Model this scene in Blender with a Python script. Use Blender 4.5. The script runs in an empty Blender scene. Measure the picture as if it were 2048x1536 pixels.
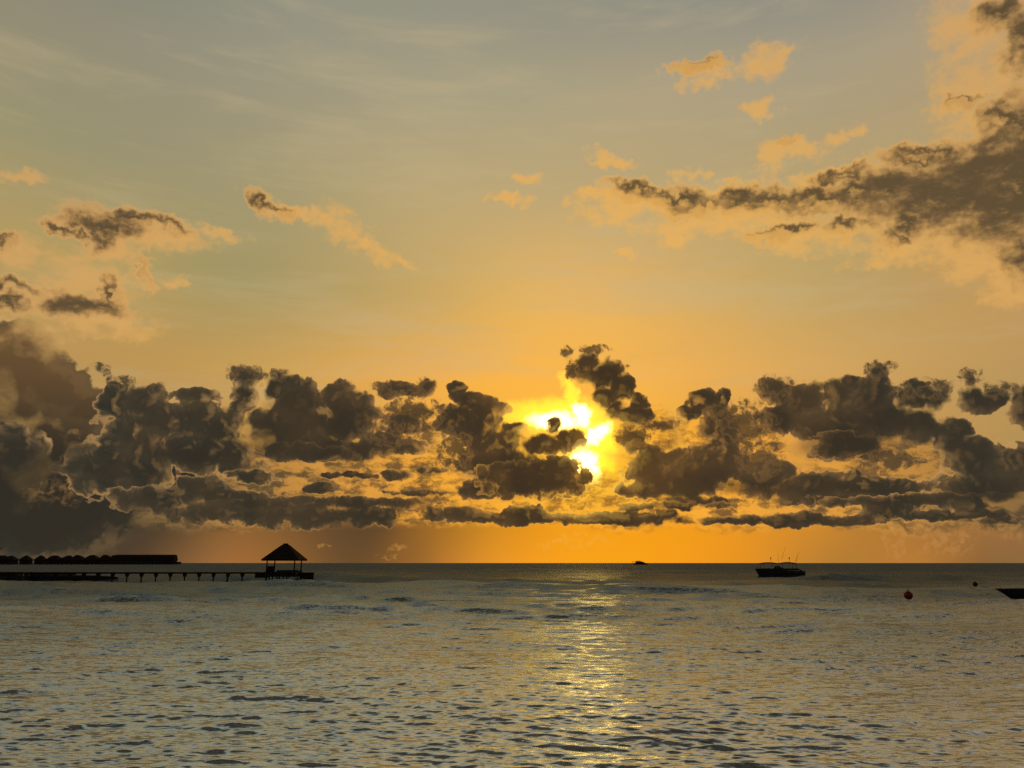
import bpy, bmesh, math, random
import numpy as np
from mathutils import Vector, Matrix, Euler

random.seed(7)
rng = np.random.default_rng(11)
C = bpy.context.scene.collection
R = math.radians
scene = bpy.context.scene

# ------------------------------------------------------------------ camera
FPX = 1547.0                     # focal length in pixels of the 2048 px wide photograph
HC = 3.0                         # eye height above the sea
HY = 1126.0                      # row of the sea horizon
PITCH = math.atan((HY - 768) / FPX)
cd = bpy.data.cameras.new('camera'); cam = bpy.data.objects.new('camera', cd); C.objects.link(cam)
cam.location = (0, 0, HC); cam.rotation_euler = (math.pi / 2 + PITCH, 0, 0)
cd.sensor_width = 36; cd.lens = 36 * FPX / 2048; cd.clip_start = 0.1; cd.clip_end = 200000
scene.camera = cam


def direction(x, y):
    """world direction seen at a place of the photograph"""
    v = Vector(((x - 1024) / FPX, 1.0, (768 - y) / FPX))
    v.rotate(Euler((PITCH, 0, 0)))
    return v.normalized()


def azel(x, y):
    v = direction(x, y)
    return math.degrees(math.atan2(v.x, v.y)), math.degrees(math.asin(v.z))


def on_sea(x, y):
    """point of the sea surface seen at a place of the photograph"""
    v = direction(x, y)
    t = -HC / v.z
    return Vector((v.x * t, v.y * t, 0))


def lin(c):
    return tuple(((v / 255) / 12.92 if v / 255 <= 0.04045 else ((v / 255 + 0.055) / 1.055) ** 2.4) for v in c)


# ------------------------------------------------------------------ view
scene.view_settings.view_transform = 'Standard'
scene.view_settings.look = 'None'
scene.view_settings.exposure = 0.0
scene.view_settings.gamma = 1.0
scene.render.engine = 'CYCLES'
scene.cycles.max_bounces = 5
scene.cycles.sample_clamp_indirect = 8.0
scene.cycles.use_denoising = False
scene.cycles.use_adaptive_sampling = True
scene.cycles.adaptive_threshold = 0.015
scene.cycles.caustics_reflective = False
scene.cycles.caustics_refractive = False

SUN_AZ, SUN_EL = azel(1172, 905)

# ------------------------------------------------------------------ sky
w = bpy.data.worlds.new('World'); scene.world = w; w.use_nodes = True
w.cycles.sampling_method = 'MANUAL'; w.cycles.sample_map_resolution = 1024
nt = w.node_tree; nt.nodes.clear()
L = nt.links.new


class G:
    """tiny helpers that add nodes to the world tree in evaluation order"""
    @staticmethod
    def put(sock, v):
        if hasattr(v, 'links'):
            L(v, sock)
        elif v is not None:
            sock.default_value = v

    @staticmethod
    def m(op, a, b=None, c=None, clamp=False):
        n = nt.nodes.new('ShaderNodeMath'); n.operation = op; n.use_clamp = clamp
        for i, v in enumerate((a, b, c)):
            G.put(n.inputs[i], v)
        return n.outputs[0]

    @staticmethod
    def v(op, a, b=None, s=None):
        n = nt.nodes.new('ShaderNodeVectorMath'); n.operation = op
        G.put(n.inputs[0], a)
        if b is not None: G.put(n.inputs[1], b)
        if s is not None: G.put(n.inputs['Scale'], s)
        return n.outputs['Value'] if op in ('LENGTH', 'DOT_PRODUCT', 'DISTANCE') else n.outputs[0]

    @staticmethod
    def step(x, a, b, lo=0.0, hi=1.0, smooth=True):
        n = nt.nodes.new('ShaderNodeMapRange'); n.interpolation_type = 'SMOOTHSTEP' if smooth else 'LINEAR'
        n.clamp = True
        for i, v in enumerate((x, a, b, lo, hi)):
            G.put(n.inputs[i], v)
        return n.outputs[0]

    @staticmethod
    def mix(f, a, b, mode='MIX'):
        n = nt.nodes.new('ShaderNodeMix'); n.data_type = 'RGBA'; n.blend_type = mode
        n.clamp_factor = True
        G.put(n.inputs[0], f)
        for i, v in ((6, a), (7, b)):
            if isinstance(v, tuple): v = (*v[:3], 1)
            G.put(n.inputs[i], v)
        return n.outputs[2]

    @staticmethod
    def ramp(x, stops, ease='LINEAR'):
        n = nt.nodes.new('ShaderNodeValToRGB'); r = n.color_ramp; r.interpolation = ease
        G.put(n.inputs[0], x)
        stops = sorted(stops)
        while len(r.elements) < len(stops): r.elements.new(0.5)
        for e, (p, _) in zip(r.elements, stops): e.position = p
        for e, (p, c) in zip(r.elements, stops): e.position = p; e.color = (*c[:3], 1)
        return n.outputs[0]

    @staticmethod
    def xyz(x, y, z=0.0):
        n = nt.nodes.new('ShaderNodeCombineXYZ')
        for i, v in enumerate((x, y, z)): G.put(n.inputs[i], v)
        return n.outputs[0]

    @staticmethod
    def noise(p, scale, detail=4, rough=0.55, dist=0.0, color=False, dims='2D', lac=2.0):
        n = nt.nodes.new('ShaderNodeTexNoise'); n.noise_dimensions = dims
        L(p, n.inputs['Vector'])
        n.inputs['Scale'].default_value = scale; n.inputs['Detail'].default_value = detail
        n.inputs['Roughness'].default_value = rough; n.inputs['Distortion'].default_value = dist
        n.inputs['Lacunarity'].default_value = lac
        return n.outputs['Color'] if color else n.outputs['Fac']

    @staticmethod
    def voronoi(p, scale, detail=2, rough=0.5, smooth=None):
        n = nt.nodes.new('ShaderNodeTexVoronoi'); n.voronoi_dimensions = '2D'
        n.feature = 'SMOOTH_F1' if smooth else 'F1'
        L(p, n.inputs['Vector'])
        n.inputs['Scale'].default_value = scale; n.inputs['Detail'].default_value = detail
        n.inputs['Roughness'].default_value = rough
        if smooth: n.inputs['Smoothness'].default_value = smooth
        return n.outputs['Distance']


def puffs(p, blobs, k=0.12):
    """union of soft ellipses in azimuth and elevation; each is (x, y, rx, ry[, tilt])"""
    acc = None
    for b in blobs:
        x, y, rx, ry = b[:4]; tilt = b[4] if len(b) > 4 else 0
        az, el = azel(x, y)
        ax = (azel(x + rx, y)[0] - azel(x - rx, y)[0]) / 2
        ay = (azel(x, y - ry)[1] - azel(x, y + ry)[1]) / 2
        n = nt.nodes.new('ShaderNodeTexGradient'); n.gradient_type = 'SPHERICAL'
        tm = n.texture_mapping; tm.vector_type = 'TEXTURE'
        tm.translation = (az, el, 0); tm.rotation = (0, 0, R(tilt)); tm.scale = (ax * 1.35, ay * 1.35, 1)
        L(p, n.inputs[0])
        acc = n.outputs['Fac'] if acc is None else G.m('SMOOTH_MAX', acc, n.outputs['Fac'], k)
    base = 0.0                       # what the smooth union leaves where there is no puff at all
    for _ in blobs[1:]:
        h = max(k - base, 0) / k; base += h ** 3 * k / 6
    acc = G.step(acc, base + 0.004, 1.0, smooth=False)
    return G.m('POWER', acc, 0.72)


tc = nt.nodes.new('ShaderNodeTexCoord')
sep = nt.nodes.new('ShaderNodeSeparateXYZ'); L(tc.outputs['Generated'], sep.inputs[0])
AZ = G.m('MULTIPLY', G.m('ARCTAN2', sep.outputs[0], sep.outputs[1]), 180 / math.pi)
EL = G.m('MULTIPLY', G.m('ARCSINE', sep.outputs[2]), 180 / math.pi)
P = G.xyz(AZ, EL, 0.0)
S = (SUN_AZ, SUN_EL, 0)
toS = G.v('SUBTRACT', S, P)
# far from the sun the angle is measured on the sphere's chart, good enough for a glow
DS = G.v('LENGTH', toS)
toSn = G.v('NORMALIZE', toS)

# --- clear air: rows of colour along the azimuth, blended by elevation
U = G.step(AZ, -40.0, 40.0, smooth=False)


def row(y, cols):
    return G.ramp(U, [((azel(x, y)[0] + 40) / 80, lin(c)) for x, c in cols], 'CARDINAL' if y > 1000 else 'B_SPLINE'), azel(1024, y)[1]


rows = [
    row(1124, [(0, (50, 52, 45)), (150, (66, 58, 45)), (300, (98, 72, 48)), (400, (140, 98, 56)), (480, (158, 105, 54)), (600, (138, 94, 48)), (700, (108, 78, 46)), (780, (132, 90, 44)),
               (870, (172, 114, 46)), (960, (218, 142, 42)), (1060, (242, 156, 34)), (1200, (248, 162, 26)), (1400, (242, 154, 30)), (1550, (216, 140, 42)), (1660, (184, 126, 52)), (1850, (178, 120, 54)), (1950, (148, 104, 56)), (2048, (140, 104, 62))]),
    row(1060, [(0, (50, 52, 45)), (200, (60, 55, 44)), (350, (92, 70, 46)), (480, (138, 96, 50)), (700, (98, 72, 44)), (800, (128, 88, 42)),
               (950, (196, 130, 36)), (1100, (238, 154, 28)), (1300, (244, 158, 26)), (1500, (228, 148, 36)), (1700, (190, 128, 50)), (2048, (150, 106, 62))]),
    row(930, [(0, (170, 135, 80)), (500, (190, 142, 70)), (800, (235, 165, 60)), (1024, (252, 180, 46)), (1172, (255, 190, 46)), (1400, (242, 165, 52)), (1700, (210, 150, 72)), (2048, (172, 142, 86))]),
    row(760, [(0, (188, 148, 88)), (300, (186, 146, 82)), (600, (206, 164, 90)), (830, (240, 172, 76)), (1000, (252, 182, 70)), (1200, (254, 184, 72)), (1400, (236, 174, 84)), (1700, (206, 164, 96)), (2048, (186, 148, 92))]),
    row(600, [(0, (182, 154, 94)), (300, (176, 154, 96)), (430, (160, 148, 98)), (620, (172, 152, 100)), (900, (208, 170, 98)), (1100, (236, 182, 94)), (1300, (226, 176, 96)), (1600, (188, 162, 102)), (1800, (184, 154, 98)), (2048, (198, 150, 88))]),
    row(400, [(0, (155, 148, 112)), (300, (153, 146, 114)), (600, (168, 155, 114)), (850, (190, 167, 118)), (1172, (193, 167, 116)), (1500, (179, 160, 116)), (2048, (183, 156, 110))]),
    row(200, [(0, (146, 139, 117)), (400, (148, 144, 124)), (800, (168, 159, 130)), (1100, (171, 161, 129)), (1350, (178, 161, 128)), (1700, (162, 154, 130)), (2048, (178, 157, 124))]),
    row(20, [(0, (118, 124, 112)), (300, (130, 135, 122)), (600, (148, 147, 130)), (1000, (152, 148, 130)), (1400, (138, 140, 130)), (1650, (128, 134, 132)), (2048, (152, 142, 126))]),
]
sky, e0 = rows[0]
for c, e1 in rows[1:]:
    sky = G.mix(G.step(EL, e0, e1, smooth=False), sky, c)
    e0 = e1
# higher than the photograph sees: near-black, shaped to put dark streaks in the water's reflections
sky = G.mix(G.step(EL, 39.5, 48.0), sky, lin((14, 16, 18)))

# the physical sky of the same low sun gives the air away from the sun
sk = nt.nodes.new('ShaderNodeTexSky'); sk.sky_type = 'NISHITA'; sk.sun_disc = False
sk.sun_elevation = R(SUN_EL); sk.sun_rotation = R(SUN_AZ); sk.dust_density = 3.0; sk.air_density = 1.4
nish = G.v('SCALE', sk.outputs[0], s=0.05)

# thin cirrus veil, streaks of slightly warmer and paler air
q = G.v('MULTIPLY', P, (0.03, 0.20, 1))
ci = G.noise(q, 1.5, 7, 0.62, 0.25)
ci2 = G.noise(G.v('MULTIPLY', P, (0.035, 0.17, 1)), 1.3, 5, 0.6, 0.4)
sky = G.mix(G.m('MULTIPLY', G.step(ci, 0.45, 0.75), G.step(EL, 6.0, 14.0, 0.0, 0.36)), sky, lin((196, 177, 134)))
sky = G.mix(G.m('MULTIPLY', G.step(ci2, 0.40, 0.20), G.step(EL, 6.0, 14.0, 0.0, 0.14)), sky, lin((140, 142, 112)))

# --- light of the low sun in the air behind the clouds
stretch = G.v('LENGTH', G.v('MULTIPLY', G.v('SUBTRACT', P, (azel(1150, 890)[0], azel(1150, 890)[1], 0)), (0.72, 1.0, 1)))
g1 = G.m('POWER', 2.718, G.m('MULTIPLY', G.m('POWER', G.m('DIVIDE', stretch, 2.4), 2.2), -1.0))
g2 = G.m('POWER', 2.718, G.m('MULTIPLY', G.m('POWER', G.m('DIVIDE', DS, 1.35), 2.0), -1.0))
flat_top = G.step(EL, azel(1150, 780)[1], azel(1150, 800)[1], 0.25, 1.0)
# gaps where the bank is thin and the sun all but shows
HOT = [(1108, 842, 58, 20, -4), (1165, 830, 20, 28, 30), (1194, 868, 38, 18, 35), (1168, 925, 30, 30), (1188, 952, 18, 22)]
YEL = [(1112, 830, 115, 34), (1196, 870, 46, 44), (1195, 950, 44, 46), (1142, 790, 16, 44, 20), (1090, 1010, 90, 14), (1190, 1000, 50, 26)]
wg = G.v('SUBTRACT', G.noise(P, 0.9, 4, 0.6, color=True), (0.5, 0.5, 0.5))
Pg = G.v('ADD', P, G.v('MULTIPLY', wg, (1.3, 1.0, 0)))
hot = G.step(puffs(Pg, HOT, 0.1), 0.22, 0.80)
yel = G.step(puffs(Pg, YEL, 0.1), 0.05, 0.75)
glow = G.m('ADD', G.m('MULTIPLY', G.m('MULTIPLY', g1, 0.42), flat_top), G.m('MULTIPLY', g2, 0.3))
glowc = G.v('ADD', G.v('ADD', G.v('SCALE', (1.0, 0.50, 0.05), s=glow), G.v('SCALE', (0.6, 0.44, 0.0), s=yel)), G.v('SCALE', (5.0, 3.7, 1.1), s=hot))
sky = G.mix(1.0, sky, glowc, 'ADD')

# ---- colours of cloud by the angle to the sun
T = G.step(DS, 0.0, 40.0, smooth=False)
lit = G.ramp(T, [(0, (1.6, 1.05, .28)), (.05, (1.25, .78, .16)), (.10, lin((255, 205, 84))), (.2, lin((240, 172, 76))), (.35, lin((222, 162, 84))),
                 (.55, lin((204, 156, 92))), (1, lin((186, 146, 96)))])
dark = G.ramp(T, [(0, lin((108, 76, 34))), (.06, lin((88, 64, 35))), (.14, lin((74, 57, 36))), (.3, lin((68, 56, 39))), (.55, lin((61, 54, 41))), (1, lin((50, 50, 42)))])
mid = G.ramp(T, [(0, lin((190, 134, 50))), (.1, lin((150, 106, 50))), (.25, lin((120, 88, 52))), (.55, lin((108, 84, 54))), (1, lin((92, 78, 56)))])

litf = G.mix(0.25, lit, mid)
tone = G.noise(P, 0.22, 3, 0.5)
dark = G.mix(G.step(tone, 0.38, 0.68, 0.0, 0.26), dark, mid)
tone2 = G.noise(G.v('ADD', P, (31.0, 7.0, 0)), 0.20, 2, 0.5)
DEEP = lin((42, 36, 30))
gold = G.ramp(T, [(0, lin((255, 200, 60))), (.1, lin((238, 166, 58))), (.25, lin((205, 146, 70))), (.45, lin((150, 112, 66))), (.7, lin((92, 78, 54))), (1, lin((80, 72, 54)))])

# warped coordinates shared by the layers
wn = G.v('SUBTRACT', G.noise(P, 0.45, 3, 0.5, color=True), (0.5, 0.5, 0.5))
wf = G.v('SUBTRACT', G.noise(P, 1.6, 5, 0.50, color=True), (0.5, 0.5, 0.5))
Pb = G.v('ADD', P, G.v('ADD', G.v('MULTIPLY', wn, (1.3, 0.8, 0)), G.v('MULTIPLY', wf, (0.38, 0.32, 0))))


def billow(p):
    a = G.voronoi(p, 0.72, 2, 0.5, 0.25)
    b = G.noise(p, 1.1, 4, 0.48)
    return G.m('ADD', G.m('MULTIPLY', G.m('SUBTRACT', 0.58, a), 0.32), G.m('MULTIPLY', G.m('SUBTRACT', b, 0.45), 0.45))


def field(p, blobs, k, amp):
    f = puffs(p, blobs, k)
    return G.m('ADD', f, G.m('MULTIPLY', billow(p), G.step(f, 0.02, 0.40, 0.0, amp)))


SUNNY = G.step(puffs(P, [(300, 830, 190, 90), (460, 850, 90, 70), (1000, 860, 90, 40), (1440, 850, 80, 60), (820, 900, 120, 50), (1780, 940, 120, 50), (40, 840, 90, 50)], 0.1), 0.0, 0.5)


def bank(sky, p, blobs, thr=0.40, edge=0.09, body=0.7, relief=1.0, k=0.1, rim=1.0, lo=dark, amp=1.0, delta=0.42, thin=1.0, soft=0.0):
    """one bank of cumulus: density from puffs and noise, brightness from how thin it is and which side looks to the sun"""
    q = G.v('ADD', p, G.v('SCALE', toSn, s=delta))
    d0 = field(p, blobs, k, amp)
    d1 = field(q, blobs, k, amp)
    soft_ = G.step(tone2, 0.40, 0.66, thr + edge * 0.6, thr + edge * 3.2)
    a = G.step(d0, thr, soft_)
    thick = G.step(d0, thr + edge * 0.4, thr + body, smooth=False)
    lean = G.m('MULTIPLY', G.m('SUBTRACT', d0, d1), relief)
    face = G.m('MULTIPLY', G.step(lean, 0.02, 0.50), G.step(thick, 0.05, 0.9, 0.95 * rim, 0.30 * rim))
    edgec = lit if thin >= 1 else G.mix(thin, sky, lit)
    face = G.m('MULTIPLY', face, G.m('MULTIPLY_ADD', SUNNY, 1.3, 0.85), clamp=True)
    c = G.mix(G.step(thick, 0.0, 0.22), edgec, mid)
    c = G.mix(G.step(thick, 0.04, 0.55), c, lo)
    c = G.mix(G.m('MULTIPLY', G.step(thick, 0.55, 1.0), 0.30), c, DEEP)
    c = G.mix(face, c, litf)
    return G.mix(a, sky, c)


# high, soft, wind-drawn cloud: lit fringes and dusky cores
Ph = G.v('ADD', P, G.v('ADD', G.v('MULTIPLY', wn, (2.4, 1.3, 0)), G.v('MULTIPLY', wf, (1.7, 1.0, 0))))
hn = G.noise(G.v('MULTIPLY', P, (0.55, 1.0, 1)), 0.9, 7, 0.62)
hnc = G.m('MULTIPLY', G.m('SUBTRACT', hn, 0.5), 1.5)
HIGH_LIT = [
    (1250, 420, 110, 34), (1450, 450, 200, 30, -3), (1640, 475, 120, 36), (1800, 500, 130, 34), (1190, 395, 70, 16), (1020, 400, 60, 12, -8), (1060, 358, 30, 14),
    (1960, 500, 120, 70), (2010, 570, 60, 50), (1420, 155, 75, 22), (1530, 125, 55, 40), (1575, 95, 38, 18), (1930, 60, 100, 110), (1960, 170, 110, 90), (2000, 330, 140, 200),
    (1910, 215, 80, 26), (1690, 272, 52, 18), (1540, 320, 34, 50), (1600, 300, 70, 26, -15), (1345, 480, 30, 16), (1255, 508, 34, 10), (1525, 215, 44, 22), (1220, 318, 66, 18, -12),
    (1380, 350, 50, 14), (1640, 370, 60, 40), (1700, 340, 80, 20), (1450, 380, 70, 20),
    (310, 478, 150, 26, 3), (410, 460, 90, 16, -4), (230, 505, 80, 45), (285, 535, 26, 50, 20), (170, 560, 120, 70), (40, 505, 60, 45), (210, 650, 130, 32), (335, 560, 34, 18, 25),
    (600, 430, 70, 18, -14), (690, 455, 70, 40, -30), (750, 500, 60, 22, -30), (810, 525, 40, 12, -20), (30, 352, 70, 14, 8), (50, 580, 70, 36), (145, 455, 60, 20), (40, 660, 90, 40),
]
HIGH_DARK = [
    (1760, 385, 120, 34, -4), (1640, 405, 90, 22), (1500, 405, 90, 20),     (1920, 365, 190, 62, -6), (2030, 370, 100, 120), (1830, 400, 110, 40), (2060, 250, 40, 60), (1330, 395, 100, 16, -8),
    (1980, 330, 180, 52), (2050, 300, 80, 100), (1850, 312, 90, 18, -10), (1780, 365, 90, 28), (1690, 350, 60, 16), (1900, 400, 140, 52), (2000, 420, 120, 70), (1720, 385, 70, 24),
    (1785, 475, 34, 24), (1810, 452, 60, 26), (1690, 455, 60, 16), (1570, 465, 70, 12, 6), (1280, 382, 62, 16, -14), (1360, 400, 80, 20, -8), (1400, 415, 60, 16), (1480, 395, 44, 22),
    (1560, 400, 66, 22), (1620, 395, 50, 20), (2050, 510, 55, 50), (2055, 80, 60, 80), (2000, 20, 70, 34), (1930, 205, 40, 12), (2000, 232, 50, 28, -20), (2035, 260, 50, 40),
    (1395, 131, 52, 11), (1572, 281, 28, 7),
    (215, 452, 80, 22), (280, 440, 110, 14), (350, 455, 50, 10, -6), (200, 482, 34, 22, -35), (135, 465, 48, 11, -12), (150, 612, 66, 24), (195, 622, 70, 17), (222, 585, 26, 34),
    (25, 570, 60, 12, -14), (15, 602, 46, 14, -14), (0, 480, 30, 18), (522, 405, 34, 17, -25), (560, 425, 30, 12), (290, 540, 10, 34, 20),
]
fl = puffs(Ph, HIGH_LIT, 0.15)
dl = G.m('ADD', fl, G.m('MULTIPLY', hnc, G.step(fl, 0.02, 0.40, 0.0, 1.25)))
peach = G.ramp(T, [(0, lin((255, 196, 90))), (.35, lin((236, 178, 90))), (.6, lin((226, 172, 92))), (1, lin((210, 162, 98)))])
sky = G.mix(G.m('MULTIPLY', G.step(dl, 0.06, 1.0), 0.80), sky, peach)
fd = puffs(Ph, [(b[0], b[1], b[2] * 1.28, b[3] * 1.45, *b[4:]) for b in HIGH_DARK], 0.16)
dd = G.m('ADD', fd, G.m('MULTIPLY', hnc, G.step(fd, 0.02, 0.40, 0.0, 0.48)))
# lit haze hangs under and around every core, the core itself is soft and grey
sky = G.mix(G.step(dd, 0.04, 0.50, 0.0, 0.8), sky, peach)
Phs = G.v('ADD', Ph, G.v('SCALE', toSn, s=0.8))
fds = puffs(Phs, [(b[0], b[1], b[2] * 1.28, b[3] * 1.45, *b[4:]) for b in HIGH_DARK], 0.16)
hns = G.noise(G.v('MULTIPLY', G.v('ADD', P, G.v('SCALE', toSn, s=0.6)), (0.55, 1.0, 1)), 0.9, 7, 0.62)
hlean = G.m('ADD', G.m('SUBTRACT', fd, fds), G.m('MULTIPLY', G.m('SUBTRACT', hn, hns), 0.8))
core = G.mix(G.step(dd, 0.36, 0.90), lin((166, 126, 76)), lin((84, 70, 50)))
core = G.mix(G.step(hlean, 0.08, 0.60, 0.0, 0.80), core, peach)
core = G.mix(G.step(hn, 0.52, 0.34, 0.0, 0.16), core, lin((150, 116, 72)))
sky = G.mix(G.step(dd, 0.22, 0.78, 0.0, 0.95), sky, core)

# far sunlit shreds low behind the bank
BACK = [
    (520, 950, 260, 60), (820, 960, 160, 70), (900, 1010, 200, 40), (1250, 1000, 150, 60), (1480, 990, 160, 70), (1780, 930, 160, 60), (1800, 1000, 220, 60), (2000, 1030, 120, 30),
    (820, 860, 60, 50), (1500, 900, 70, 70), (1290, 870, 60, 60), (1600, 1010, 160, 40), (400, 1000, 200, 60), (1180, 1010, 200, 40), (780, 880, 70, 60), (1420, 860, 60, 60),
]
SCRAP = [(465, 1056, 22, 12, -15), (785, 1098, 26, 10, 15), (660, 1092, 12, 3), (775, 1105, 10, 12), (1780, 1075, 26, 50), (1900, 1080, 60, 30), (450, 1046, 120, 5, -3), (1150, 1085, 80, 14), (1850, 1060, 60, 16),
         (100, 985, 50, 22), (338, 957, 16, 9), (150, 870, 16, 8), (2020, 1060, 50, 20)]
fs_ = puffs(Ph, SCRAP, 0.05)
sn = G.noise(G.v('ADD', P, G.v('SCALE', wf, s=0.6)), 2.0, 5, 0.6)
scrapa = G.m('MULTIPLY', G.step(fs_, 0.1, 0.7), G.step(sn, 0.40, 0.66, 0.0, 0.38))
ps = G.v('ADD', P, G.v('ADD', G.v('MULTIPLY', wn, (1.6, 0.5, 0)), G.v('MULTIPLY', wf, (1.0, 0.6, 0))))
fbk = puffs(ps, BACK, 0.15)
shr = G.noise(G.v('ADD', G.v('MULTIPLY', P, (0.55, 1.25, 1)), G.v('SCALE', wf, s=0.7)), 1.0, 7, 0.62)
bcol = G.ramp(T, [(0, lin((255, 210, 60))), (.1, lin((250, 176, 52))), (.25, lin((246, 170, 56))), (.45, lin((218, 152, 64))), (.7, lin((134, 104, 62))), (1, lin((84, 74, 54)))])
bshade = G.ramp(T, [(0, lin((200, 130, 40))), (.1, lin((150, 100, 44))), (.25, lin((120, 86, 48))), (.45, lin((104, 80, 50))), (.7, lin((80, 68, 48))), (1, lin((64, 58, 44)))])
sky = G.mix(G.step(fbk, 0.05, 0.55, 0.0, 0.95), sky, G.mix(G.step(shr, 0.36, 0.60), bshade, bcol))

SOFT = [
    (-40, 790, 190, 130), (50, 690, 76, 56), (30, 740, 130, 80), (110, 780, 90, 60), (190, 815, 90, 46), (40, 900, 240, 120), (60, 1010, 280, 110), (260, 860, 80, 60), (300, 940, 160, 80), (260, 950, 180, 60), (150, 1000, 240, 50), (60, 1050, 200, 70),
]
Ps = G.v('ADD', P, G.v('ADD', G.v('MULTIPLY', wn, (1.0, 0.6, 0)), G.v('MULTIPLY', wf, (0.9, 0.8, 0))))
umber = G.mix(G.step(EL, azel(100, 930)[1], azel(100, 690)[1]), lin((54, 49, 39)), lin((118, 90, 56)))
sky = bank(sky, Ps, SOFT, thr=0.14, edge=0.30, body=0.6, relief=0.4, k=0.2, amp=0.5, lo=umber, rim=0.25, thin=0.12)

MAIN = [
    (10, 872, 80, 40), (80, 895, 40, 24),
    # sunlit towers
    (228, 805, 36, 50), (290, 800, 52, 40), (330, 845, 62, 55), (270, 870, 90, 60), (400, 840, 64, 55), (452, 850, 50, 50), (485, 795, 30, 44), (390, 790, 60, 18), (490, 755, 34, 28),
    (420, 900, 130, 60), (240, 940, 150, 60),
    # dark cumulus
    (560, 778, 44, 30), (600, 800, 70, 50), (680, 786, 40, 34), (700, 835, 66, 66), (600, 860, 110, 56), (640, 898, 160, 32), (770, 890, 90, 24), (540, 840, 50, 30),
    (800, 780, 60, 20), (850, 775, 22, 20), (810, 850, 50, 20),
    # the one before the sun
    (915, 776, 20, 17), (940, 802, 42, 24), (978, 822, 44, 34), (905, 842, 40, 36), (960, 855, 66, 42), (985, 885, 80, 50), (1030, 856, 32, 14), (1000, 930, 90, 50), (1090, 888, 74, 26),
    (1132, 876, 54, 24), (1108, 852, 20, 20), (1160, 884, 24, 14), (960, 975, 60, 26),
    # torn cloud right above the sun
    (1170, 738, 42, 36), (1212, 748, 56, 34), (1242, 772, 32, 38), (1210, 794, 34, 24), (1232, 815, 26, 28), (1268, 828, 52, 24), (1276, 806, 26, 24),
    # right of the sun
    (1405, 800, 36, 26), (1438, 796, 22, 24), (1378, 826, 32, 20), (1440, 855, 50, 50), (1300, 935, 60, 50), (1265, 885, 28, 22), (1400, 935, 90, 50), (1455, 915, 56, 60),
    (1340, 975, 120, 26), (1385, 1002, 80, 16),
    (1548, 782, 40, 34), (1600, 800, 60, 40), (1680, 784, 50, 36), (1755, 756, 30, 34), (1745, 795, 70, 46), (1830, 792, 46, 34), (1872, 802, 34, 28), (1560, 838, 60, 36),
    (1700, 845, 190, 56), (1830, 855, 110, 40), (1690, 890, 92, 36),
    (1945, 802, 44, 34), (1942, 760, 18, 16), (1990, 796, 34, 20), (2045, 815, 40, 50), (1905, 880, 44, 44), (1945, 915, 70, 55), (1980, 965, 120, 46), (2045, 930, 60, 50),
    (1620, 972, 150, 32), (1540, 955, 70, 36), (1750, 978, 130, 24), (1700, 1000, 200, 16),
]
sky = bank(sky, Pb, MAIN, thr=0.27, edge=0.12, body=0.52, thin=0.6)

LOW = [
    (1000, 1036, 230, 13), (1230, 1042, 190, 11), (1600, 1040, 260, 13), (1900, 1030, 200, 13), (700, 1005, 200, 14), (1800, 1000, 240, 14), (1350, 1012, 120, 11), (830, 985, 70, 9), (700, 950, 70, 8), (860, 940, 40, 8),
    (1565, 1045, 60, 13), (1620, 1036, 60, 16), (1775, 1020, 70, 24), (1730, 1042, 60, 12), (1935, 1010, 60, 16), (1990, 1040, 80, 10),
    (1250, 1036, 100, 15), (1330, 1030, 26, 20), (1050, 1028, 50, 24), (1030, 1044, 36, 12), (920, 1030, 56, 20), (860, 1024, 40, 16),
    (430, 1025, 170, 26), (600, 1030, 180, 30), (740, 1030, 80, 26), (560, 1010, 180, 16), (642, 975, 46, 12), (500, 955, 60, 18), (790, 950, 40, 13), (400, 970, 90, 24),
    (300, 1000, 120, 26), (440, 990, 110, 16), (1060, 960, 134, 40), (1100, 935, 80, 26), (1690, 890, 80, 30), (600, 905, 120, 22), (30, 900, 60, 50),
]
Pl = G.v('ADD', P, G.v('ADD', G.v('MULTIPLY', wn, (1.3, 0.35, 0)), G.v('MULTIPLY', wf, (0.9, 0.42, 0))))
sky = bank(sky, Pl, LOW, thr=0.22, edge=0.14, body=0.55, relief=0.7, k=0.15, amp=1.5, thin=0.45)

# torn thin tufts round the tops
TUFT = [(490, 752, 44, 24), (800, 778, 60, 18), (850, 772, 24, 20), (1128, 706, 20, 14), (1185, 700, 34, 12), (1140, 740, 16, 30), (1550, 772, 40, 26), (1755, 738, 36, 20),
        (1865, 782, 50, 20), (1945, 755, 30, 22), (1995, 780, 30, 20), (1830, 770, 30, 18), (200, 738, 30, 12), (240, 762, 30, 14), (310, 780, 20, 16), (1265, 870, 40, 24), (820, 830, 70, 40), (1490, 850, 60, 50),
        (1520, 920, 50, 40), (560, 750, 24, 14), (1320, 850, 40, 20), (780, 870, 60, 24), (1780, 920, 70, 24), (910, 900, 40, 50)]
ft = puffs(Pb, TUFT, 0.1)
tn = G.noise(G.v('ADD', P, G.v('SCALE', wf, s=0.8)), 1.5, 6, 0.62)
fta = G.m('ADD', ft, G.m('MULTIPLY', G.m('SUBTRACT', tn, 0.5), G.step(ft, 0.02, 0.40, 0.0, 2.2)))
sky = G.mix(G.step(fta, 0.22, 0.75, 0.0, 0.9), sky, G.mix(G.step(fta, 0.45, 0.9), mid, dark))

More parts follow.
